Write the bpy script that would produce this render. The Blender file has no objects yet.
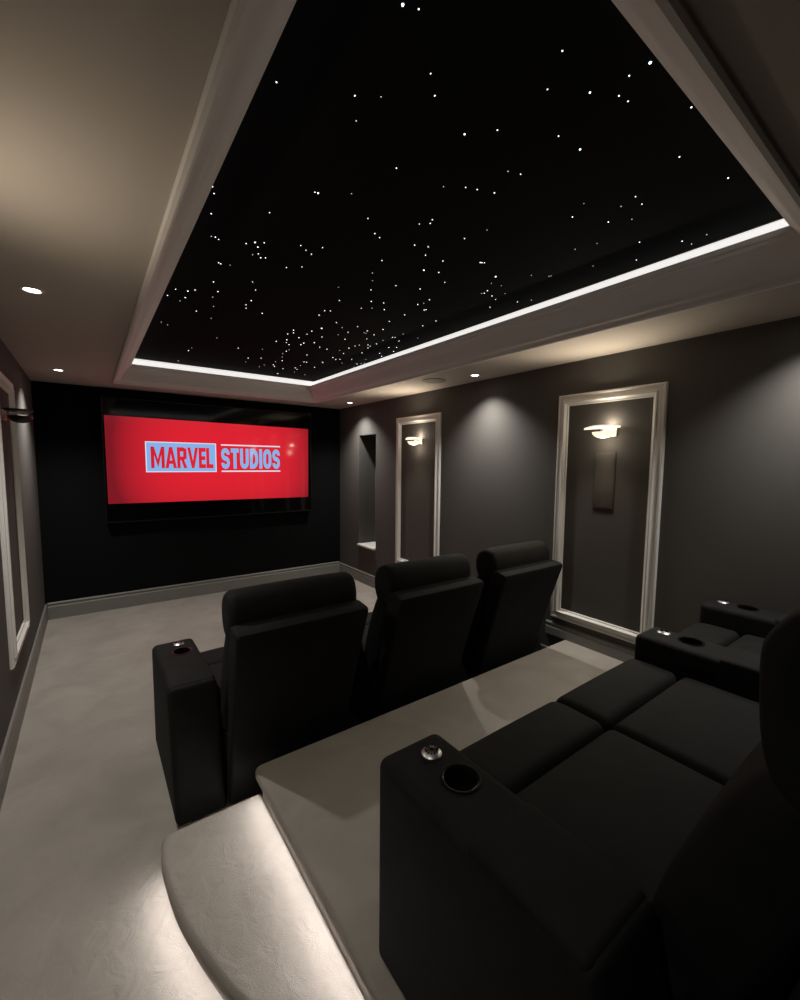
import bpy, bmesh, math
from mathutils import Vector, Matrix

scene = bpy.context.scene
COL = scene.collection

# ------------------------------------------------------------------ helpers
def link(o, parent=None):
    COL.objects.link(o)
    if parent is not None:
        o.parent = parent
    return o

def mesh_obj(name, bm, mat, parent=None, smooth=True, loc=None, angle=40):
    me = bpy.data.meshes.new(name)
    bmesh.ops.recalc_face_normals(bm, faces=bm.faces[:])
    bm.to_mesh(me)
    bm.free()
    for m in (mat if isinstance(mat, (list, tuple)) else [mat]):
        me.materials.append(m)
    if smooth:
        for p in me.polygons:
            p.use_smooth = True
        me.set_sharp_from_angle(angle=math.radians(angle))
    o = bpy.data.objects.new(name, me)
    if loc is not None:
        o.location = loc
    return link(o, parent)

def tag(o, label, category, group=None):
    o['label'] = label
    o['category'] = category
    if group:
        o['group'] = group
    return o

def struct(o, label=None):
    o['kind'] = 'structure'
    if label:
        o['label'] = label
    return o

def thing(name, loc, label, category, group=None):
    o = bpy.data.objects.new(name, None)
    o.empty_display_size = 0.1
    o.location = loc
    link(o)
    return tag(o, label, category, group)

def box(bm, x0, x1, y0, y1, z0, z1, bevel=0.0, seg=2):
    r = bmesh.ops.create_cube(bm, size=1.0)
    vs = r['verts']
    for v in vs:
        v.co = Vector((x0 + (v.co.x + .5) * (x1 - x0), y0 + (v.co.y + .5) * (y1 - y0), z0 + (v.co.z + .5) * (z1 - z0)))
    if bevel > 0:
        es = list({e for v in vs for e in v.link_edges})
        bmesh.ops.bevel(bm, geom=es, offset=bevel, segments=seg, profile=.5, affect='EDGES')

def stops(a, b, r, n=6, k=5):
    """coordinates from a to b, dense inside the rounded margins"""
    out = [a + r * (1 - math.cos(math.pi / 2 * i / k)) for i in range(k + 1)]
    out += [a + r + (b - a - 2 * r) * i / n for i in range(1, n)]
    out += [b - r * (1 - math.cos(math.pi / 2 * i / k)) for i in range(k, -1, -1)]
    return out

def cushion(bm, x0, x1, y0, y1, z0, z1, r, crown=0.0, fn=None, n=6):
    """soft upholstered block: rounded on every edge, its top crowned"""
    X, Y, Z = stops(x0, x1, r, n), stops(y0, y1, r, n), stops(z0, z1, r, 3)
    nx, ny, nz = len(X), len(Y), len(Z)
    vmap = {}
    def vert(i, j, k):
        key = (i, j, k)
        if key in vmap:
            return vmap[key]
        p = Vector((X[i], Y[j], Z[k]))
        c = Vector((min(max(p.x, x0 + r), x1 - r), min(max(p.y, y0 + r), y1 - r), min(max(p.z, z0 + r), z1 - r)))
        d = p - c
        if d.length > 1e-9:
            m = max(abs(d.x), abs(d.y), abs(d.z))
            p = c + d.normalized() * min(m, r)
        u = (p.x - x0) / (x1 - x0) * 2 - 1
        v = (p.y - y0) / (y1 - y0) * 2 - 1
        w = (p.z - z0) / (z1 - z0)
        p.z += crown * (1 - u * u) * (1 - v * v) * max(0, w)
        if fn:
            p = fn(p)
        vmap[key] = bm.verts.new(p)
        return vmap[key]
    def face(a, b, c, d):
        try:
            bm.faces.new((vert(*a), vert(*b), vert(*c), vert(*d)))
        except ValueError:
            pass
    for i in range(nx - 1):
        for j in range(ny - 1):
            for k in (0, nz - 1):
                face((i, j, k), (i + 1, j, k), (i + 1, j + 1, k), (i, j + 1, k))
    for i in range(nx - 1):
        for k in range(nz - 1):
            for j in (0, ny - 1):
                face((i, j, k), (i + 1, j, k), (i + 1, j, k + 1), (i, j, k + 1))
    for j in range(ny - 1):
        for k in range(nz - 1):
            for i in (0, nx - 1):
                face((i, j, k), (i, j + 1, k), (i, j + 1, k + 1), (i, j, k + 1))

def smooth_loop(pts, n=4):
    """closed Catmull-Rom through 2D points"""
    out = []
    m = len(pts)
    for i in range(m):
        p0, p1, p2, p3 = (Vector(pts[(i + k - 1) % m]) for k in range(4))
        for s in range(n):
            t = s / n
            out.append(.5 * ((2 * p1) + (p2 - p0) * t + (2 * p0 - 5 * p1 + 4 * p2 - p3) * t * t + (3 * p1 - p0 - 3 * p2 + p3) * t ** 3))
    return out

def inset_loop(pts, d):
    m = len(pts)
    area = sum(pts[i][0] * pts[(i + 1) % m][1] - pts[(i + 1) % m][0] * pts[i][1] for i in range(m))
    sgn = 1 if area > 0 else -1
    out = []
    for i in range(m):
        p = Vector(pts[i])
        a, b = p - Vector(pts[i - 1]), Vector(pts[(i + 1) % m]) - p
        if a.length < 1e-7: a = b
        if b.length < 1e-7: b = a
        a, b = a.normalized(), b.normalized()
        n1, n2 = Vector((-a.y, a.x)), Vector((-b.y, b.x))
        n = (n1 + n2) / max(.35, 1 + n1.dot(n2))
        out.append(p + n * d * sgn)
    return out

def extrude_profile(bm, prof, x0, x1, r, mid=4, k=5, belly=0.0):
    """closed (y, z) profile swept along x, its two ends rounded with radius r"""
    secs = []
    for i in range(k + 1):
        a = math.pi / 2 * i / k
        secs.append((x0 + r * (1 - math.sin(a)) if False else x0 + r * (1 - math.cos(a)), r * (1 - math.sin(a))))
    for i in range(1, mid):
        secs.append((x0 + r + (x1 - x0 - 2 * r) * i / mid, 0.0))
    for i in range(k, -1, -1):
        a = math.pi / 2 * i / k
        secs.append((x1 - r * (1 - math.cos(a)), r * (1 - math.sin(a))))
    loops = []
    for x, d in secs:
        u = (x - x0) / (x1 - x0) * 2 - 1
        lp = inset_loop(prof, d - belly * (1 - u * u))
        loops.append([bm.verts.new((x, p[0], p[1])) for p in lp])
    n = len(prof)
    for a, b in zip(loops, loops[1:]):
        for i in range(n):
            bm.faces.new((a[i], a[(i + 1) % n], b[(i + 1) % n], b[i]))
    bm.faces.new(loops[0]); bm.faces.new(loops[-1])

def lathe(bm, prof, seg=32, center=(0, 0, 0), axis='Z', sx=1.0, sy=1.0):
    """(radius, height) profile turned about the z axis; radius 0 closes it"""
    cx, cy, cz = center
    rings = []
    for r, h in prof:
        if r < 1e-6:
            rings.append([bm.verts.new((cx, cy, cz + h))])
        else:
            rings.append([bm.verts.new((cx + sx * r * math.cos(2 * math.pi * i / seg), cy + sy * r * math.sin(2 * math.pi * i / seg), cz + h)) for i in range(seg)])
    for a, b in zip(rings, rings[1:]):
        for i in range(seg):
            j = (i + 1) % seg
            if len(a) == 1 and len(b) == 1:
                continue
            if len(a) == 1:
                bm.faces.new((a[0], b[i], b[j]))
            elif len(b) == 1:
                bm.faces.new((a[i], a[j], b[0]))
            else:
                bm.faces.new((a[i], a[j], b[j], b[i]))

def sweep_rect(bm, prof, u0, u1, v0, v1, place, closed=True):
    """profile of (inward distance, height) carried round the rectangle u0..u1 x v0..v1, mitred; place(u, v, h) -> point"""
    rows = []
    for d, h in prof:
        rows.append([bm.verts.new(place(u, v, h)) for u, v in ((u0 + d, v0 + d), (u1 - d, v0 + d), (u1 - d, v1 - d), (u0 + d, v1 - d))])
    m = len(rows)
    for a in range(m if closed else m - 1):
        A, B = rows[a], rows[(a + 1) % m]
        for i in range(4):
            j = (i + 1) % 4
            bm.faces.new((A[i], A[j], B[j], B[i]))

def prism(bm, poly, z0, z1, place=None):
    """2D polygon given thickness; place(a, b, h) -> point"""
    place = place or (lambda a, b, h: (a, b, h))
    lo = [bm.verts.new(place(a, b, z0)) for a, b in poly]
    hi = [bm.verts.new(place(a, b, z1)) for a, b in poly]
    n = len(poly)
    bm.faces.new(lo); bm.faces.new(hi)
    for i in range(n):
        bm.faces.new((lo[i], lo[(i + 1) % n], hi[(i + 1) % n], hi[i]))

def offset_open(pts, d):
    out = []
    for i, p in enumerate(pts):
        a = Vector(pts[max(i - 1, 0)]); b = Vector(pts[min(i + 1, len(pts) - 1)])
        t = (b - a).normalized()
        out.append(Vector(p) + Vector((-t.y, t.x)) * d)
    return out

def catmull_open(pts, n=6):
    out = []
    m = len(pts)
    for i in range(m - 1):
        p0, p1, p2, p3 = (Vector(pts[min(max(i + k - 1, 0), m - 1)]) for k in range(4))
        for s in range(n):
            t = s / n
            out.append(.5 * ((2 * p1) + (p2 - p0) * t + (2 * p0 - 5 * p1 + 4 * p2 - p3) * t * t + (3 * p1 - p0 - 3 * p2 + p3) * t ** 3))
    out.append(Vector(pts[-1]))
    return out

# ------------------------------------------------------------------ materials
def srgb(r, g, b):
    f = lambda c: (c / 255 / 12.92) if c <= 10 else ((c / 255 + .055) / 1.055) ** 2.4
    return (f(r), f(g), f(b), 1)

def principled(name, color, rough=.6, metal=0.0, spec=.5, emit=None, emit_strength=0.0):
    m = bpy.data.materials.new(name)
    m.use_nodes = True
    b = m.node_tree.nodes['Principled BSDF']
    b.inputs['Base Color'].default_value = color
    b.inputs['Roughness'].default_value = rough
    b.inputs['Metallic'].default_value = metal
    b.inputs['Specular IOR Level'].default_value = spec
    if emit:
        b.inputs['Emission Color'].default_value = emit
        b.inputs['Emission Strength'].default_value = emit_strength
    return m

def add_bump(m, scale, strength, dist=.005, detail=4, kind='noise', stretch=None):
    nt = m.node_tree
    b = nt.nodes['Principled BSDF']
    tc = nt.nodes.new('ShaderNodeTexCoord')
    src = tc.outputs['Object']
    if stretch:
        mp = nt.nodes.new('ShaderNodeMapping'); mp.inputs['Scale'].default_value = stretch
        nt.links.new(src, mp.inputs['Vector']); src = mp.outputs['Vector']
    t = nt.nodes.new('ShaderNodeTexNoise')
    t.inputs['Scale'].default_value = scale; t.inputs['Detail'].default_value = detail
    nt.links.new(src, t.inputs['Vector'])
    bp = nt.nodes.new('ShaderNodeBump')
    bp.inputs['Strength'].default_value = strength; bp.inputs['Distance'].default_value = dist
    nt.links.new(t.outputs['Fac'], bp.inputs['Height'])
    if b.inputs['Normal'].is_linked:
        nt.links.new(b.inputs['Normal'].links[0].from_socket, bp.inputs['Normal'])
    nt.links.new(bp.outputs['Normal'], b.inputs['Normal'])
    return t

def vary(m, c0, c1, scale, detail=3, lo=.35, hi=.65, stretch=None, distort=0.0):
    nt = m.node_tree
    b = nt.nodes['Principled BSDF']
    tc = nt.nodes.new('ShaderNodeTexCoord')
    src = tc.outputs['Object']
    if stretch:
        mp = nt.nodes.new('ShaderNodeMapping'); mp.inputs['Scale'].default_value = stretch
        nt.links.new(src, mp.inputs['Vector']); src = mp.outputs['Vector']
    t = nt.nodes.new('ShaderNodeTexNoise')
    t.inputs['Scale'].default_value = scale; t.inputs['Detail'].default_value = detail; t.inputs['Distortion'].default_value = distort
    nt.links.new(src, t.inputs['Vector'])
    cr = nt.nodes.new('ShaderNodeValToRGB')
    cr.color_ramp.elements[0].position = lo; cr.color_ramp.elements[0].color = c0
    cr.color_ramp.elements[1].position = hi; cr.color_ramp.elements[1].color = c1
    nt.links.new(t.outputs['Fac'], cr.inputs['Fac'])
    nt.links.new(cr.outputs['Color'], b.inputs['Base Color'])

def emitter(name, color, strength, rough=.4):
    return principled(name, (.8, .8, .8, 1), rough, emit=color, emit_strength=strength)

M_wall = principled('taupe_wall_paint', (.094, .086, .078, 1), .85, spec=.3)
add_bump(M_wall, 260, .06, .002)
M_black_wall = principled('black_acoustic_cloth', (.006, .006, .0065, 1), .95, spec=.1)
add_bump(M_black_wall, 500, .25, .002)
M_ceiling = principled('pale_ceiling_paint', (.46, .41, .36, 1), .9, spec=.2)
add_bump(M_ceiling, 180, .04, .002)
M_cornice = principled('cornice_paint', (.70, .66, .63, 1), .6, spec=.35)
M_trim = principled('white_satin_trim', (.80, .78, .74, 1), .45, spec=.4)
M_skirt = principled('grey_skirting_paint', (.23, .22, .20, 1), .5, spec=.4)
M_carpet = principled('greige_carpet', (.34, .31, .28, 1), .95, spec=.1)
vary(M_carpet, (.308, .278, .246, 1), (.380, .344, .308, 1), 3.2, 6, .3, .7, distort=.8)
t_ = add_bump(M_carpet, 11, .45, .012, 6)
t_.inputs['Distortion'].default_value = .9
add_bump(M_carpet, 420, .45, .004, 3)
M_fabric = principled('black_woven_fabric', (.006, .006, .006, 1), .78, spec=.22)
vary(M_fabric, (.0088, .0086, .0084, 1), (.0128, .0124, .0119, 1), 14, 5)
add_bump(M_fabric, 700, .3, .0015, 2)
add_bump(M_fabric, 6, .25, .012, 2)
M_base = principled('black_base_board', (.008, .008, .008, 1), .6)
M_chrome = principled('brushed_chrome', (.8, .79, .77, 1), .38, 1.0)
M_gloss = principled('gloss_black_plastic', (.008, .008, .008, 1), .22, spec=.45)
M_cup = principled('black_cup_well', (.004, .004, .004, 1), .5)
M_star_cloth = principled('black_star_cloth', (.0055, .0052, .0052, 1), .95, spec=.05)
M_grille = principled('taupe_speaker_grille', (.105, .094, .083, 1), .8, spec=.3)
M_ceil_grille = principled('pale_speaker_grille', (.25, .225, .195, 1), .8)
M_white_ring = principled('white_bezel', (.6, .58, .55, 1), .4)
COOL = (1, .985, .93, 1)
WARM = (1, .87, .68, 1)
M_lens = emitter('downlight_lens', (1, .97, .90, 1), 14)
M_led = emitter('led_diffuser', (1, .98, .95, 1), .82)
M_step_led = emitter('step_led', (1, .975, .98, 1), 27)
M_bowl = emitter('lit_frosted_glass', (1, .82, .55, 1), 1.25)
M_blade = emitter('lit_glass_blade', (1, .90, .72, 1), 1.0)
M_dark_glass = principled('unlit_smoked_glass', (.015, .014, .013, 1), .35, spec=.3)
M_star = emitter('fibre_star', (.86, .90, 1, 1), 2.4)
M_star_dim = emitter('fibre_star_dim', (.92, .92, 1, 1), .9)
M_star_big = emitter('fibre_star_bright', (.62, .82, 1, 1), 3.2)

# ------------------------------------------------------------------ dimensions (metres)
W, L, H = 3.38, 5.535, 2.40
BACK = -1.30
TX0, TX1, TY0, TY1 = .67, 2.76, .38, 5.03          # ceiling opening
ZTOP = 2.66                                        # top of the recess
PZ, PX, PY = .27, .955, 1.833                       # platform height, left edge, front edge
SZ = .135                                          # step height

# ------------------------------------------------------------------ shell
bm = bmesh.new(); box(bm, -.1, W + .1, BACK - .1, L + .1, -.1, 0)
struct(mesh_obj('floor', bm, M_carpet, smooth=False))

bm = bmesh.new()
def slab_with_hole(bm, a0, a1, b0, b1, c0, c1, d0, d1, place, h0, h1):
    for (p, q, r, s) in ((a0, a1, b0, d0), (a0, a1, d1, b1), (a0, c0, d0, d1), (c1, a1, d0, d1)):
        prism(bm, [(p, r), (q, r), (q, s), (p, s)], h0, h1, place)
slab_with_hole(bm, 0, W, BACK, L, TX0, TX1, TY0, TY1, lambda a, b, h: (a, b, h), H, H + .3)
struct(mesh_obj('ceiling', bm, M_ceiling, smooth=False))

bm = bmesh.new(); box(bm, -.1, 0, BACK, L, 0, H)
struct(mesh_obj('wall_left', bm, M_wall, smooth=False))
NY0, NY1, NZ0, NZ1 = 4.57, 4.99, .50, 2.0
bm = bmesh.new()
slab_with_hole(bm, BACK, L, 0, H, NY0, NY1, NZ0, NZ1, lambda a, b, h: (h, a, b), W, W + .26)
box(bm, W + .26, W + .30, NY0 - .05, NY1 + .05, NZ0 - .05, NZ1 + .05)
struct(mesh_obj('wall_right', bm, M_wall, smooth=False))
bm = bmesh.new(); box(bm, 0, W, L, L + .1, 0, H)
struct(mesh_obj('wall_front', bm, M_black_wall, smooth=False), 'black fabric wall behind the screen')
bm = bmesh.new(); box(bm, 0, W, BACK - .1, BACK, 0, H)
struct(mesh_obj('wall_back', bm, M_wall, smooth=False))

# raised platform of the rear row: rounded nosing over a set-back riser
def nosed_slab(bm, path, z_top, lip, setback, r=.018):
    """plan outline (closed, counter-clockwise) with a bull-nosed carpet edge over a riser"""
    rows = []
    steps = [(r + .007, z_top)]
    for i in range(7):
        a = math.pi / 2 * i / 6
        steps.append((r - r * math.sin(a), z_top - r + r * math.cos(a)))
    steps.append((0, z_top - lip + .008)); steps.append((.008, z_top - lip))
    steps.append((setback, z_top - lip)); steps.append((setback, 0))
    for d, z in steps:
        rows.append([bm.verts.new((p[0], p[1], z)) for p in inset_loop(path, d)])
    n = len(path)
    for a, b in zip(rows, rows[1:]):
        for i in range(n):
            bm.faces.new((a[i], a[(i + 1) % n], b[(i + 1) % n], b[i]))
    bm.faces.new(rows[0]); bm.faces.new(rows[-1])

def round_corner(p, c, q, r, n=6):
    c, p, q = Vector(c), Vector(p), Vector(q)
    a, b = c + (p - c).normalized() * r, c + (q - c).normalized() * r
    return [(1 - t) ** 2 * a + 2 * t * (1 - t) * c + t * t * b for t in (i / n for i in range(n + 1))]

plat = [Vector((W - .002, BACK + .002)), Vector((W - .002, PY))]
plat += round_corner((W, PY), (PX, PY), (PX, 0), .042) + [Vector((PX, BACK + .002))]
bm = bmesh.new(); nosed_slab(bm, plat, PZ, .045, .03)
struct(mesh_obj('floor_platform', bm, M_carpet), 'raised carpeted platform under the rear recliners')

# curved side step: bull nose tapering back to the platform
edge = catmull_open([(.578, 1.76), (.574, 1.66), (.592, 1.46), (.635, 1.28), (.69, 1.12), (.765, .97), (.86, .84), (.982, .75)], 5)
corner = round_corner((.9, PY), (.588, PY), (.578, 1.76), .036)
step = [Vector((.983, PY))] + corner + edge[1:]
bm = bmesh.new(); nosed_slab(bm, step, SZ, .05, .03)
struct(mesh_obj('floor_step', bm, M_carpet), 'carpeted side step with rounded left edge')

# led strips under the nosings
def strip_along(bm, pts, z0, z1, t):
    a, b = pts, offset_open(pts, t)
    A = [[bm.verts.new((p[0], p[1], z)) for p in lst] for z in (z0, z1) for lst in (a, b)]
    for i in range(len(pts) - 1):
        for P, Q in ((A[0], A[1]), (A[1], A[3]), (A[3], A[2]), (A[2], A[0])):
            bm.faces.new((P[i], P[i + 1], Q[i + 1], Q[i]))
    for e in (0, -1):
        bm.faces.new((A[0][e], A[1][e], A[3][e], A[2][e]))
es = offset_open(edge, .0295)   # riser line of the step
bm = bmesh.new(); strip_along(bm, es[:28], .070, .084, -.008)
tag(mesh_obj('led_strip', bm, M_step_led, smooth=False), 'white LED strip under the nosing of the carpeted side step, lighting the floor', 'light strip')
bm = bmesh.new(); strip_along(bm, [(PX + .0295, PY - .03), (PX + .0295, .80)], .205, .222, -.008)
tag(mesh_obj('led_strip', bm, M_step_led, smooth=False), 'white LED strip under the left edge of the platform, lighting the step tread', 'light strip')

# ------------------------------------------------------------------ skirtings
def skirt(name, pts, z0, h, flip=1):
    """moulded board along a line of plan points; the room lies to the left of the direction of travel"""
    prof = [(0, 0), (.016, 0), (.016, h - .045), (.011, h - .038), (.011, h - .022), (.015, h - .018), (.015, h - .010), (.008, h), (0, h)]
    bm = bmesh.new()
    rows = []
    for d, z in prof:
        rows.append([bm.verts.new((p[0], p[1], z0 + z)) for p in offset_open(pts, d)])
    m = len(rows)
    for a in range(m):
        A, B = rows[a], rows[(a + 1) % m]
        for i in range(len(pts) - 1):
            bm.faces.new((A[i], A[i + 1], B[i + 1], B[i]))
    bm.faces.new([r[0] for r in rows]); bm.faces.new([r[-1] for r in rows])
    return struct(mesh_obj(name, bm, M_skirt, angle=25))
skirt('baseboard_right', [(W, PY + .004), (W, L)], 0, .155)
skirt('baseboard_platform', [(W, BACK), (W, PY + .17)], PZ + .001, .105)
skirt('baseboard_front', [(W - .018, L), (.018, L)], 0, .175)
skirt('baseboard_left', [(0, L), (0, BACK)], 0, .165)

# ------------------------------------------------------------------ wall panel mouldings
frame_prof = [(0, 0), (0, .012), (.006, .020), (.014, .022), (.022, .016), (.030, .014), (.046, .018), (.052, .028), (.060, .030), (.066, .022), (.072, .012), (.080, .010), (.084, 0)]
PANELS = [(3.33, 4.11), (1.20, 1.965)]
n_trim = 1
for wall in ('right', 'left'):
    for y0, y1 in PANELS:
        bm = bmesh.new()
        if wall == 'right':
            sweep_rect(bm, frame_prof, y0, y1, .42, 2.158, lambda u, v, h: (W - h, u, v))
        else:
            sweep_rect(bm, frame_prof, y0 - .10, y1 - .10, .42, 2.158, lambda u, v, h: (h, u, v))
        struct(mesh_obj('trim_%d' % n_trim, bm, M_trim, angle=25), 'white moulded panel frame on the %s wall' % wall)
        n_trim += 1

# niche sill
bm = bmesh.new(); box(bm, W - .035, W + .255, NY0 + .003, NY1 - .003, NZ0 + .001, NZ0 + .028, .006)
struct(mesh_obj('trim_5', bm, M_trim), 'white sill at the bottom of the wall niche')

# ------------------------------------------------------------------ ceiling tray: cornice, led band, star panel
corn = [(-.028, H - .001), (-.030, H - .012), (-.024, H - .020), (-.012, H - .022), (-.004, H - .018), (.000, H - .006), (.012, H + .002),
        (.022, H + .006), (.034, H + .016), (.050, H + .042), (.068, H + .082), (.090, H + .112), (.104, H + .122), (.106, H + .134), (.118, H + .140),
        (.122, H + .150), (.122, H + .160), (.10, H + .160), (.05, H + .150), (.002, H + .10), (.002, H - .001)]
bm = bmesh.new(); sweep_rect(bm, corn, TX0, TX1, TY0, TY1, lambda u, v, h: (u, v, h))
struct(mesh_obj('trim_6', bm, M_cornice, angle=28), 'cornice around the star ceiling opening')

bm = bmesh.new()
ledp = [(.022, H + .153), (.034, H + .153), (.034, H + .231), (.022, H + .231)]
sweep_rect(bm, ledp, TX0, TX1, TY0, TY1, lambda u, v, h: (u, v, h))
tag(mesh_obj('led_strip', bm, M_led, smooth=False), 'white LED band glowing around the edge of the star ceiling', 'light strip')

SX0, SX1, SY0, SY1 = TX0 + .021, TX1 - .021, TY0 + .021, TY1 - .021
panel = thing('star_ceiling_panel', ((SX0 + SX1) / 2, (SY0 + SY1) / 2, H + .258), 'large black ceiling panel scattered with tiny star lights', 'star ceiling')
bm = bmesh.new(); hx, hy = (SX1 - SX0) / 2, (SY1 - SY0) / 2
box(bm, -hx, hx, -hy, hy, -.018, .02)
mesh_obj('backing_cloth', bm, M_star_cloth, panel, smooth=False)
STARS = """1020,831,70 1598,568,65 2232,1625,46 1732,837,46 1157,1549,42 1880,3017,40 1392,1014,38 1877,1801,36 1559,705,36 1081,2055,36 1786,3471,34 1936,3475,34 2262,2755,32 939,2866,32 1286,2785,30 1731,2662,30 1739,2764,30 1729,3190,30 2001,3405,30 945,2986,30 1395,682,30 1150,2187,29 1850,3126,28 1935,3534,28 2178,3527,28 2370,4008,28 2201,2401,28 1053,1097,28 1460,943,28 1682,1150,28 1832,560,28 1105,2091,28 1956,1773,27 1730,3311,26 1840,3350,26 2317,3375,26 1890,2335,26 2012,2000,26 2444,2504,26 2280,2910,26 865,1186,26 1054,817,26 1229,965,26 2048,1564,26 2056,1560,26 866,1935,26 1416,2970,25 2035,2403,25 2582,3142,25 1724,2443,24 1794,2186,24 1966,2308,24 2161,2093,24 2152,2198,24 2534,2924,24 2634,3096,24 969,2821,24 1313,1262,24 1145,1551,24 1681,1629,24 2419,1817,24 2021,661,24 2271,602,24 1763,2644,23 2020,4195,23 2246,2247,23 1480,1657,23 2054,1063,23 1632,663,23 2205,994,23 823,1774,23 1821,4224,22 2049,4492,22 1854,3599,22 2363,3770,22 2417,3817,22 2449,2363,22 2184,2857,22 2445,3266,22 1617,1175,22 1888,1665,22 2339,1781,22 1116,2033,22 1169,2173,22 2474,992,21 1030,2634,20 1084,2763,20 1281,2878,20 1299,2938,20 1732,3568,20 1720,4305,20 1756,3257,20 1917,3819,20 2214,4110,20 2238,4103,20 2249,4422,20 2296,4484,20 2252,2235,20 2433,2875,20 2395,3185,20 2430,3205,20 1202,4361,20 1628,846,20 1515,1673,20 1644,1847,20 1612,1423,20 1824,1449,20 1593,617,20 1670,657,20 830,1750,20 923,2118,20 996,2371,20 1008,2377,20 1128,2155,19 1292,2211,19 2210,4832,18 2323,3281,18 2678,3851,18 2436,3113,18 2692,3224,18 2490,3442,18 2703,3436,18 852,3015,18 1459,768,18 1623,1449,18 2351,1816,18 2549,1949,18 2616,873,18 1051,2091,18 1538,3989,17 2159,3160,17 2403,4268,17 1676,1026,17 1574,1192,17 1589,1480,17 1298,1980,17 1335,2000,17 1907,2831,16 2086,2980,16 1980,3216,16 2097,3507,16 2339,3236,16 2367,3566,16 2122,3830,16 2448,3787,16 2538,3716,16 1902,2476,16 2193,2573,16 2294,3040,16 2629,3359,16 876,2878,16 1177,921,16 1781,1672,16 2066,1553,16 2616,1785,16 844,1789,16 1255,2601,15 2011,4423,15 2073,2813,15 2160,4542,15 2451,2865,15 1048,3202,15 1394,1577,15 1741,1604,15 2065,1846,15 2479,1841,15 940,2129,15 1054,1783,15 1351,1911,15 1853,3221,14 1813,3553,14 2636,1081,14 1261,1954,14 1206,2499,13 1876,2050,13 2121,846,13 2188,853,13 1353,2156,13 1956,2430,12 1100,1170,12 2349,1685,12 2343,1830,12 2372,1499,12 2456,1450,12 2461,1440,12 2303,1204,12 2262,926,12 2287,3492,11 1630,1043,11 1681,1993,11 2660,1714,11 2139,909,11 2678,858,11 1079,2873,10 1120,3036,10 1748,4482,10 1929,4617,10 1941,4496,10 1995,2906,10 1920,3760,10 2540,3916,10 2252,4288,10 2732,4005,10 2477,4687,10 2421,2994,10 2450,2754,10 2648,3629,10 2719,3774,10 2705,3813,10 1113,1057,10 1507,1238,10 907,2122,10 2188,2910,9 2640,786,9 1311,3775,8 2054,3080,8 1924,3926,8 1966,4050,8 1732,2073,8 2209,2916,8 2280,1697,8 2455,1747,8 2007,986,8 1982,4279,7 2328,4634,7 2170,2159,7 928,3065,7 890,3608,7 936,3649,7 1195,4868,7 1259,1476,7 1851,1340,7 2334,1114,7 2530,1244,7 1724,3894,6 1624,2270,6 1206,4239,6 1050,2363,6 1108,2181,6 1162,3294,5 2606,2767,5"""
stars = [tuple(int(q) for q in s.split(',')) for s in STARS.split()]
rest_dim, rest = bmesh.new(), bmesh.new()
px, py, pz = panel.location
cache = {}
for i, (sx, sy, sc) in enumerate(stars):
    x, y, c = sx / 1000, sy / 1000, sc / 10
    x = min(x, SX1 - .012)
    d = math.sqrt((x - .416) ** 2 + y * y + 1.0)
    r = (.0024 + .00046 * c) * (d / 3.2) ** .8 * (1.15 if c > 3.4 else 1.0)
    prof = [(r, 0), (r * .8, -r * .6), (0, -r)]
    if i < 100:
        bm = bmesh.new()
        lathe(bm, prof, 8, (x - px, y - py, -.018))
        mesh_obj('star_light', bm, M_star_big if c > 3.4 else M_star, panel)
    else:
        lathe(rest_dim if c < 1.3 else rest, prof, 8, (x - px, y - py, -.018))
o = mesh_obj('faint_star_lights', rest_dim, M_star_dim, panel); o['kind'] = 'stuff'
o = mesh_obj('small_star_lights', rest, M_star, panel); o['kind'] = 'stuff'

# ------------------------------------------------------------------ lamps
def spot(name, loc, power, angle, blend, color, radius=.03, target=None):
    d = bpy.data.lights.new(name, 'SPOT'); d.energy = power; d.spot_size = math.radians(angle); d.spot_blend = blend
    d.color = color; d.shadow_soft_size = radius
    o = bpy.data.objects.new(name, d); o.location = loc
    return link(o)
def point(name, loc, power, color, radius=.03):
    d = bpy.data.lights.new(name, 'POINT'); d.energy = power; d.color = color; d.shadow_soft_size = radius
    o = bpy.data.objects.new(name, d); o.location = loc
    return link(o)

DOWN = [(3.155, 4.84, 'recessed downlight in the right ceiling border nearest the black screen wall', 84),
        (3.155, 2.655, 'recessed downlight in the right ceiling border beside the round speaker', 82),
        (3.155, .46, 'recessed downlight in the right ceiling border above the rear recliners', 58),
        (.245, 4.72, 'recessed downlight in the left ceiling border nearest the black screen wall', 80),
        (.245, 2.60, 'larger looking bright downlight midway along the left ceiling border', 62),
        (.245, .46, 'recessed downlight in the left ceiling border nearest the back of the room', 18)]
for x, y, lab, pw in DOWN:
    t = thing('ceiling_downlight', (x, y, H), lab, 'downlight', 'recessed ceiling downlights')
    bm = bmesh.new(); lathe(bm, [(.030, -.001), (.034, -.006), (.043, -.005), (.046, -.0005), (.044, 0), (.030, 0), (.030, -.001)], 32)
    mesh_obj('bezel', bm, M_white_ring, t)
    bm = bmesh.new(); lathe(bm, [(0, -.003), (.0295, -.003), (.0295, -.0005), (0, -.0005)], 28)
    mesh_obj('lens', bm, M_lens, t)
    spot('downlight_beam', (x, y, H - .012), pw * 1.08, 116, 1.0, COOL[:3], .028)

# ceiling speaker
t = thing('ceiling_speaker', (3.04, 3.06, H), 'round ceiling speaker grille in the right ceiling border', 'speaker')
bm = bmesh.new(); lathe(bm, [(.108, 0), (.108, -.004), (.104, -.007), (.100, -.007), (.098, -.004), (.098, 0)], 40)
mesh_obj('rim', bm, M_ceil_grille, t)
bm = bmesh.new(); lathe(bm, [(0, -.005), (.05, -.005), (.097, -.0045), (.097, 0), (0, 0)], 40)
mesh_obj('grille', bm, M_ceil_grille, t)

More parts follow.
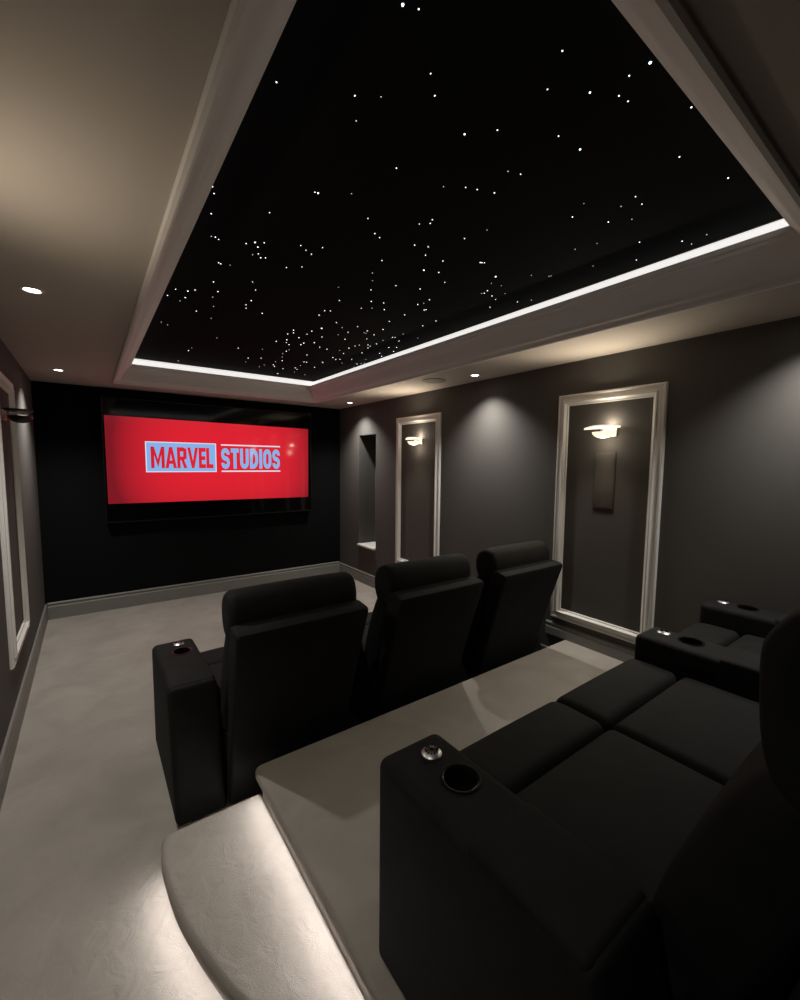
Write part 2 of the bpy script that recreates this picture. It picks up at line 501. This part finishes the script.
# wall sconces: back plate, frosted bowl, leaf-shaped glass blade swept to the far side
def sconce(x, y, z, out, lab, lit):
    """out = +1 when the room lies towards +x"""
    t = thing('wall_sconce', (x, y, z), lab, 'wall light', 'wall sconces in the panel frames')
    bm = bmesh.new(); box(bm, min(0, out * .014), max(0, out * .014), -.06, .06, -.040, .022, .004)
    mesh_obj('back_plate', bm, M_chrome, t)
    bm = bmesh.new(); box(bm, min(out * .014, out * .07), max(out * .014, out * .07), -.012, .012, -.006, .004, .002)
    mesh_obj('stem', bm, M_chrome, t)
    bm = bmesh.new()
    prof = [(.076 * math.cos(a), -.012 - .042 * math.sin(a)) for a in [math.pi / 2 * i / 8 for i in range(9)]]
    prof[-1] = (0, prof[-1][1])
    inner = [(max(r - .004, 0), min(h + .004, -.012)) for r, h in prof[::-1]]
    lathe(bm, prof + inner, 32, (out * .085, -.005, 0), sx=.82, sy=1.0)
    mesh_obj('glass_bowl', bm, M_bowl if lit else M_dark_glass, t)
    bm = bmesh.new()
    outline = smooth_loop([(.020, -.085), (.075, -.098), (.125, -.070), (.148, -.005), (.138, .05), (.112, .10), (.088, .138), (.076, .132), (.060, .085), (.030, .05), (.018, 0)], 4)
    def place(a, b, h):
        return (out * a, b, .010 + h + .010 * math.cos(b * 9) - .03 * max(0, b - .02))
    prism(bm, [tuple(p) for p in outline], 0, .012, place)
    mesh_obj('glass_blade', bm, M_blade if lit else M_dark_glass, t)
    if lit:
        u = spot('sconce_uplight', (x + out * .10, y - .01, z + .050), 17.0 * lit, 140, 1.0, WARM[:3], .03)
        u.rotation_euler = (0, math.pi + out * math.radians(38), 0)
        point('sconce_backlight', (x + out * .045, y - .02, z + .045), .85 * lit, WARM[:3], .02)
        point('sconce_glow', (x + out * .085, y - .005, z - .085), .7 * lit, WARM[:3], .04)
        d = spot('sconce_downlight', (x + out * .11, y - .005, z - .075), 19.0 * lit, 140, 1.0, WARM[:3], .05)
        d.rotation_euler = (0, -out * math.radians(40), 0)
sconce(W, 1.565, 1.872, -1, 'lit wall sconce glowing warm in the larger panel frame above the speaker plate', 1.0)
sconce(W, 3.69, 1.883, -1, 'lit wall sconce glowing warm in the narrower looking far panel frame on the right wall', 1.05)
sconce(0, 3.60, 1.915, 1, 'unlit dark wall sconce on the left wall near the screen wall', 0)
sconce(0, 1.60, 1.868, 1, 'lit wall sconce on the left wall facing the speaker plate across the room', .42)

# flush wall speaker
t = thing('wall_speaker', (W, 1.582, 1.52), 'flat rectangular wall speaker plate below the larger sconce', 'speaker')
bm = bmesh.new(); box(bm, -.007, 0, -.076, .076, -.203, .203, .003); mesh_obj('surround', bm, M_wall, t)
bm = bmesh.new(); box(bm, -.010, -.0065, -.069, .069, -.196, .196, .002)
for i in range(13):
    yy = -.060 + i * .010
    box(bm, -.0108, -.0095, yy - .0018, yy + .0018, -.188, .188)
mesh_obj('grille', bm, M_grille, t)

# ------------------------------------------------------------------ television
TVY = 5.46
tv = thing('television', (1.72, TVY, 1.63), 'huge black-framed television showing a red title card on the black wall', 'television')
hw, hh = 1.175, .665
def tvp(a, b, h):
    return (a, h, b)
bm = bmesh.new(); box(bm, -hw, hw, .004, .065, -hh, hh, .006); mesh_obj('casing', bm, M_gloss, tv)
bm = bmesh.new(); sweep_rect(bm, [(0, .006), (0, -.008), (.004, -.010), (.012, -.010), (.014, -.004), (.014, .006)], -hw, hw, -hh, hh, tvp); mesh_obj('bezel', bm, M_gloss, tv, angle=25)
def screen_mat(name, color, strength):
    m = principled(name, (.002, .002, .002, 1), .08, spec=.36, emit=color, emit_strength=strength)
    return m
M_scr_black = screen_mat('screen_black', (0, 0, 0, 1), 0)
M_scr_red = screen_mat('screen_red', (.78, .018, .032, 1), .92)
nt = M_scr_red.node_tree                       # the displayed title card darkens towards its ends
tc = nt.nodes.new('ShaderNodeTexCoord'); sep = nt.nodes.new('ShaderNodeSeparateXYZ')
nt.links.new(tc.outputs['Object'], sep.inputs[0])
def math_node(op, a, b):
    n = nt.nodes.new('ShaderNodeMath'); n.operation = op
    for s, v in zip(n.inputs, (a, b)):
        if isinstance(v, (int, float)): s.default_value = v
        else: nt.links.new(v, s)
    return n.outputs[0]
ax = math_node('DIVIDE', math_node('ADD', sep.outputs['X'], -.06), 1.16)
az = math_node('DIVIDE', math_node('ADD', sep.outputs['Z'], -.05), .75)
rr = math_node('ADD', math_node('POWER', math_node('ABSOLUTE', ax, 0), 4.0), math_node('MULTIPLY', math_node('POWER', math_node('ABSOLUTE', az, 0), 3.0), .8))
cr = nt.nodes.new('ShaderNodeValToRGB')
cr.color_ramp.elements[0].position = 0; cr.color_ramp.elements[0].color = (.80, .018, .034, 1)
cr.color_ramp.elements[1].position = 1; cr.color_ramp.elements[1].color = (.22, .010, .018, 1)
nt.links.new(rr, cr.inputs['Fac']); nt.links.new(cr.outputs['Color'], nt.nodes['Principled BSDF'].inputs['Emission Color'])
M_scr_blue = screen_mat('screen_pale_blue', (.24, .44, .80, 1), 1.0)
M_scr_white = screen_mat('screen_white', (.72, .74, .86, 1), 1.0)
M_scr_edge = screen_mat('screen_deep_purple', (.22, .05, .16, 1), 1.0)
bm = bmesh.new(); box(bm, -hw + .013, hw - .013, -.0015, .005, -hh + .013, hh - .013); mesh_obj('screen', bm, M_scr_black, tv, smooth=False)
red = [(-1.15, -.460), (1.125, -.472), (1.133, .452), (-1.15, .475)]
bm = bmesh.new(); prism(bm, red, -.0030, -.001, tvp); mesh_obj('picture', bm, M_scr_red, tv, smooth=False)
# title: a pale box with red letters cut in it, then pale letters between two rules
BX0, BX1, BZ0, BZ1 = -.790, -.055, -.124, .216
RX0, RX1 = .002, .735
bm = bmesh.new(); prism(bm, [(BX0, BZ0), (BX1, BZ0), (BX1, BZ1), (BX0, BZ1)], -.0045, -.003, tvp); mesh_obj('title_box', bm, M_scr_blue, tv, smooth=False)
bm = bmesh.new(); sweep_rect(bm, [(0, -.0055), (.010, -.0055), (.010, -.003), (0, -.003)], BX0, BX1, BZ0, BZ1, tvp); mesh_obj('title_box_rim', bm, M_scr_white, tv, smooth=False)
def q(x0, x1, z0, z1): return [(x0, z0), (x1, z0), (x1, z1), (x0, z1)]
def bowl(x0, x1, z0, z1, s, n=8, half=False):
    """ring segments of a rounded box (O, D, U) as quads"""
    out = []
    w, h = x1 - x0, z1 - z0
    r = min(w, h) * .48
    def ring(d):
        pts = []
        rr = max(r - d, .03)
        for cx_, cz_, a0 in ((x1 - d - rr, z1 - d - rr, 0), (x0 + d + rr, z1 - d - rr, 90), (x0 + d + rr, z0 + d + rr, 180), (x1 - d - rr, z0 + d + rr, 270)):
            for i in range(n + 1):
                a = math.radians(a0 + 90 * i / n)
                pts.append((cx_ + rr * math.cos(a), cz_ + rr * math.sin(a)))
        return pts
    A, B = ring(0), ring(s)
    m = len(A)
    return [[A[i], A[(i + 1) % m], B[(i + 1) % m], B[i]] for i in range(m)]
def clip(quads, keep):
    return [p for p in quads if keep(sum(a for a, _ in p) / 4, sum(b for _, b in p) / 4)]
S_ = .24
GL = {  # unit letters, width first: quads in a w x 1 cell
 'M': (.98, [q(0, S_, 0, 1), q(.98 - S_, .98, 0, 1), [(S_, 1), (S_, .62), (.49, .02), (.49, .42)], [(.98 - S_, 1), (.49, .42), (.49, .02), (.98 - S_, .62)]]),
 'A': (.84, [[(0, 0), (S_, 0), (.50, 1), (.30, 1)], [(.84, 0), (.84 - S_, 0), (.34, 1), (.54, 1)], q(.20, .64, .20, .36)]),
 'R': (.74, [q(0, S_, 0, 1), q(S_, .46, .80, 1), q(S_, .46, .38, .56), [(.46, .38), (.72, .46), (.72, .92), (.46, 1)], [(.30, .40), (.50, .44), (.76, 0), (.50, 0)]]),
 'V': (.84, [[(0, 1), (S_, 1), (.52, 0), (.32, 0)], [(.84, 1), (.84 - S_, 1), (.32, 0), (.52, 0)]]),
 'E': (.56, [q(0, S_, 0, 1), q(S_, .56, 0, .2), q(S_, .52, .40, .59), q(S_, .56, .8, 1)]),
 'L': (.56, [q(0, S_, 0, 1), q(S_, .56, 0, .2)]),
 'S': (.64, clip(bowl(0, .64, .40, 1, .22), lambda a, b: not (a > .34 and b < .70)) + clip(bowl(0, .64, 0, .60, .22), lambda a, b: not (a < .30 and b > .30))),
 'T': (.62, [q(0, .62, .8, 1), q(.19, .43, 0, .8)]),
 'U': (.68, clip(bowl(0, .68, 0, .8, .23), lambda a, b: b < .42) + [q(0, .23, .38, 1), q(.45, .68, .38, 1)]),
 'D': (.68, clip(bowl(-.2, .68, 0, 1, .23), lambda a, b: a > .34) + [q(0, .23, 0, 1), q(.23, .36, .77, 1), q(.23, .36, 0, .23)]),
 'I': (.24, [q(0, .24, 0, 1)]),
 'O': (.68, bowl(0, .68, 0, 1, .23)),
}
def lettering(name, word, x0, x1, z0, z1, mat, h0, h1, gap=.07, heights=None):
    total = sum(GL[c][0] for c in word) + gap * (len(word) - 1)
    k = (x1 - x0) / total
    bm = bmesh.new()
    x = x0
    for n_, c in enumerate(word):
        w, quads = GL[c]
        for p in quads:
            prism(bm, [(x + a * k, z0 + b * (z1 - z0)) for a, b in p], h0, h1, tvp)
        x += (w + gap) * k
    return mesh_obj(name, bm, mat, tv, smooth=False)
o = lettering('title_lettering', 'MARVEL', BX0 + .05, BX1 - .035, BZ0 + .045, BZ1 - .055, M_scr_red, -.0062, -.0045, .035); o['label'] = 'red letters in the pale box'
o = lettering('studio_lettering', 'STUDIOS', RX0, RX1 - .005, BZ0 + .038, BZ1 - .052, M_scr_blue, -.0060, -.003, .10); o['label'] = 'pale blue letters'
for z in (BZ0, BZ1 - .022):
    bm = bmesh.new(); prism(bm, q(RX0, RX1, z, z + .016), -.0050, -.003, tvp); mesh_obj('rule_line', bm, M_scr_white, tv, smooth=False)

# ------------------------------------------------------------------ recliners
def blend_prof(pts, n=4): return [tuple(p) for p in smooth_loop(pts, n)]
BACK_PROF = blend_prof([(-.165, .45), (-.172, .54), (-.200, .64), (-.245, .76), (-.300, .87), (-.345, .905), (-.42, .895), (-.43, .80), (-.37, .60), (-.31, .46), (-.23, .41)])
def head_prof(dz):
    pts = [(-.345, .855), (-.312, .90), (-.300, .96), (-.308, 1.01), (-.340, 1.052), (-.395, 1.068), (-.450, 1.050), (-.478, .99), (-.478, .92), (-.462, .86), (-.40, .84)]
    return blend_prof([(a, b + dz * (b - .84) / .22 if b < .95 else b + dz) for a, b in pts])
SHELL_PROF = [(-.318, .03), (-.300, .035), (-.292, .05), (-.345, .45), (-.420, .80), (-.455, .915), (-.466, .934), (-.485, .942), (-.560, .932), (-.575, .924), (-.578, .905), (-.512, .70), (-.438, .46), (-.385, .25), (-.350, .04), (-.340, .03)]

def drill(o, cutter):
    """subtract a bmesh from a mesh object, leaving no helper behind"""
    cme = bpy.data.meshes.new('cutter'); bmesh.ops.recalc_face_normals(cutter, faces=cutter.faces[:]); cutter.to_mesh(cme); cutter.free()
    c = bpy.data.objects.new('cutter', cme); COL.objects.link(c)
    c.parent = o.parent
    m = o.modifiers.new('cut', 'BOOLEAN'); m.operation = 'DIFFERENCE'; m.solver = 'EXACT'; m.object = c
    dg = bpy.context.evaluated_depsgraph_get(); dg.update()
    me = bpy.data.meshes.new_from_object(o.evaluated_get(dg))
    o.modifiers.clear()
    for p in me.polygons:
        p.use_smooth = True
    me.set_sharp_from_angle(angle=math.radians(40))
    o.data = me
    bpy.data.objects.remove(c, do_unlink=True); bpy.data.meshes.remove(cme)

def arm(parent, x0, x1, panel_side=0, foot=True):
    """console arm: cup-holder block in front, pad behind, upright back face"""
    cxm = (x0 + x1) / 2 + .020
    a = bmesh.new()
    def rake(p):
        if p.y < 0:                       # the back face of the arm slopes outwards towards the floor
            p.y *= (.335 - .135 * min(1, p.z / .57)) / .335
        return p
    cushion(a, x0, x1, -.335, .408, .012, .592, .029, fn=rake)
    arm_o = mesh_obj('armrest', a, M_fabric, parent)
    hole = bmesh.new(); lathe(hole, [(0, .508), (.0452, .508), (.0452, .62), (0, .62)], 36, (cxm, .218, 0))
    drill(arm_o, hole)
    b = bmesh.new()
    cushion(b, x0 + .004, x1 - .004, -.186, .085, .56, .599, .018, .006)
    mesh_obj('arm_pad', b, M_fabric, arm_o)
    b = bmesh.new()
    lathe(b, [(.0415, .590), (.0423, .5945), (.0455, .5958), (.0500, .5952), (.0510, .5922), (.0456, .5922), (.0448, .590), (.0448, .512), (0, .512), (0, .514), (.0415, .514), (.0415, .590)], 36, (cxm, .218, 0))
    mesh_obj('cup_holder', b, M_gloss, arm_o)
    b = bmesh.new()
    lathe(b, [(.0, .6055), (.008, .6052), (.021, .6015), (.0275, .5960), (.0275, .591), (0, .591)], 24, (cxm, .328, 0))
    bt = mesh_obj('control_button', b, M_chrome, arm_o); bt['label'] = 'round chrome button'
    b = bmesh.new()
    for i in range(6):
        an = math.pi * i / 6 + .3
        c_, s_ = math.cos(an), math.sin(an)
        quad = [(-.019, -.0012), (.019, -.0012), (.019, .0012), (-.019, .0012)]
        prism(b, [(cxm + u * c_ - v * s_, .328 + u * s_ + v * c_) for u, v in quad], .6000, .6058)
    mesh_obj('button_rib', b, M_gloss, bt)
    if foot:
        for yy in (-.29, .36):
            b = bmesh.new(); lathe(b, [(0, .0005), (.020, .0005), (.024, .004), (.024, .0115), (0, .0115)], 20, ((x0 + x1) / 2 - .06, yy, 0))
            mesh_obj('foot', b, M_chrome, arm_o)
    if panel_side:
        xs = x0 if panel_side < 0 else x1
        b = bmesh.new(); box(b, min(xs, xs + panel_side * .005), max(xs, xs + panel_side * .005), .09, .21, .500, .545, .002)
        mesh_obj('switch_panel', b, M_gloss, arm_o)
    return arm_o

def recliner(x0, x1, y, z, label, group, left=None, right=None, right_panel=0, head_up=0.0, flare=0.0):
    """x0..x1 seat span; left / right = (outer, inner) spans of the arms this unit carries"""
    cx = (x0 + x1) / 2
    t = thing('cinema_recliner', (cx, y, z), label, 'recliner chair', group)
    h = (x1 - x0) / 2
    b = bmesh.new(); box(b, -h + .01, h - .01, -.27, .36, .03, .34, .012); mesh_obj('base', b, M_base, t)
    b = bmesh.new(); cushion(b, -h, h, -.26, .198, .33, .494, .034, .014); mesh_obj('seat', b, M_fabric, t)
    def droop(p):
        k = max(0, (p.y - .35) / .075)
        p.z -= .018 * k * k if p.z > .3 else 0
        return p
    b = bmesh.new(); cushion(b, -h, h, .203, .424, .10, .492, .034, .010, droop); mesh_obj('footrest', b, M_fabric, t)
    b = bmesh.new(); extrude_profile(b, BACK_PROF, -h + .004, h - .004, .05, belly=.008); mesh_obj('backrest', b, M_fabric, t, angle=60)
    b = bmesh.new(); extrude_profile(b, head_prof(head_up), -h - flare * .25, h + flare * .25, .038, belly=.004); mesh_obj('headrest', b, M_fabric, t, angle=60)
    b = bmesh.new(); extrude_profile(b, SHELL_PROF, -h, h, .016, k=4)
    for v in b.verts:
        v.co.x *= 1 + flare * min(1, max(0, (v.co.z - .58) / .25))
    mesh_obj('back_panel', b, M_fabric, t, angle=50)
    if left:
        arm(t, left[0] - cx, left[1] - cx)
    if right:
        arm(t, right[0] - cx, right[1] - cx, right_panel)
    return t

FR = 'front row of black recliners'
recliner(.88, 1.49, 2.30, 0, 'black front-row recliner at the left end, with the chrome-button armrest by the aisle', FR, left=(.66, .875), flare=.035)
recliner(1.70, 2.31, 2.30, 0, 'middle black recliner of the front row, between its two neighbours', FR, left=(1.495, 1.695), flare=.035)
recliner(2.52, 3.13, 2.30, 0, 'black front-row recliner at the right end beside the panelled wall', FR, left=(2.315, 2.515), right=(3.135, 3.335), flare=.035)
RR = 'rear row of black recliners'
recliner(1.21, 1.80, .48, PZ, 'nearest black recliner on the platform, with cup-holder armrest beside the step', RR, left=(.996, 1.206), head_up=.1)
recliner(1.805, 2.40, .48, PZ, 'black platform recliner between the nearest recliner and the middle cup-holder console', RR, right=(2.405, 2.605), right_panel=-1, head_up=.1)
recliner(2.61, 3.17, .48, PZ, 'black platform recliner against the right wall with the farthest cup-holder console', RR, right=(3.175, 3.36), head_up=.1)

# ------------------------------------------------------------------ camera, world, colour
cam = bpy.data.cameras.new('camera')
cam.sensor_fit = 'HORIZONTAL'; cam.sensor_width = 36; cam.lens = 424.574 / 800 * 36; cam.clip_start = .02
co = bpy.data.objects.new('camera', cam); link(co)
yaw, pitch, roll = 0.632463, -0.086569, 0.009506
fwd = Vector((math.sin(yaw) * math.cos(pitch), math.cos(yaw) * math.cos(pitch), math.sin(pitch)))
rt = Vector((math.cos(yaw), -math.sin(yaw), 0)); up = rt.cross(fwd)
c_, s_ = math.cos(roll), math.sin(roll)
R_, U_ = rt * c_ + up * s_, up * c_ - rt * s_
co.matrix_world = Matrix(((R_.x, U_.x, -fwd.x, .4164), (R_.y, U_.y, -fwd.y, 0), (R_.z, U_.z, -fwd.z, 1.6326), (0, 0, 0, 1)))
scene.camera = co
w = bpy.data.worlds.new('world'); scene.world = w; w.use_nodes = True
w.node_tree.nodes['Background'].inputs['Color'].default_value = (0, 0, 0, 1)
w.node_tree.nodes['Background'].inputs['Strength'].default_value = 0
vs = scene.view_settings
vs.view_transform = 'Standard'; vs.look = 'None'; vs.gamma = 1; vs.use_curve_mapping = False
vs.exposure = 0.0
scene.cycles.use_denoising = True
scene.cycles.max_bounces = 10
scene.cycles.diffuse_bounces = 6
scene.cycles.sample_clamp_indirect = 4
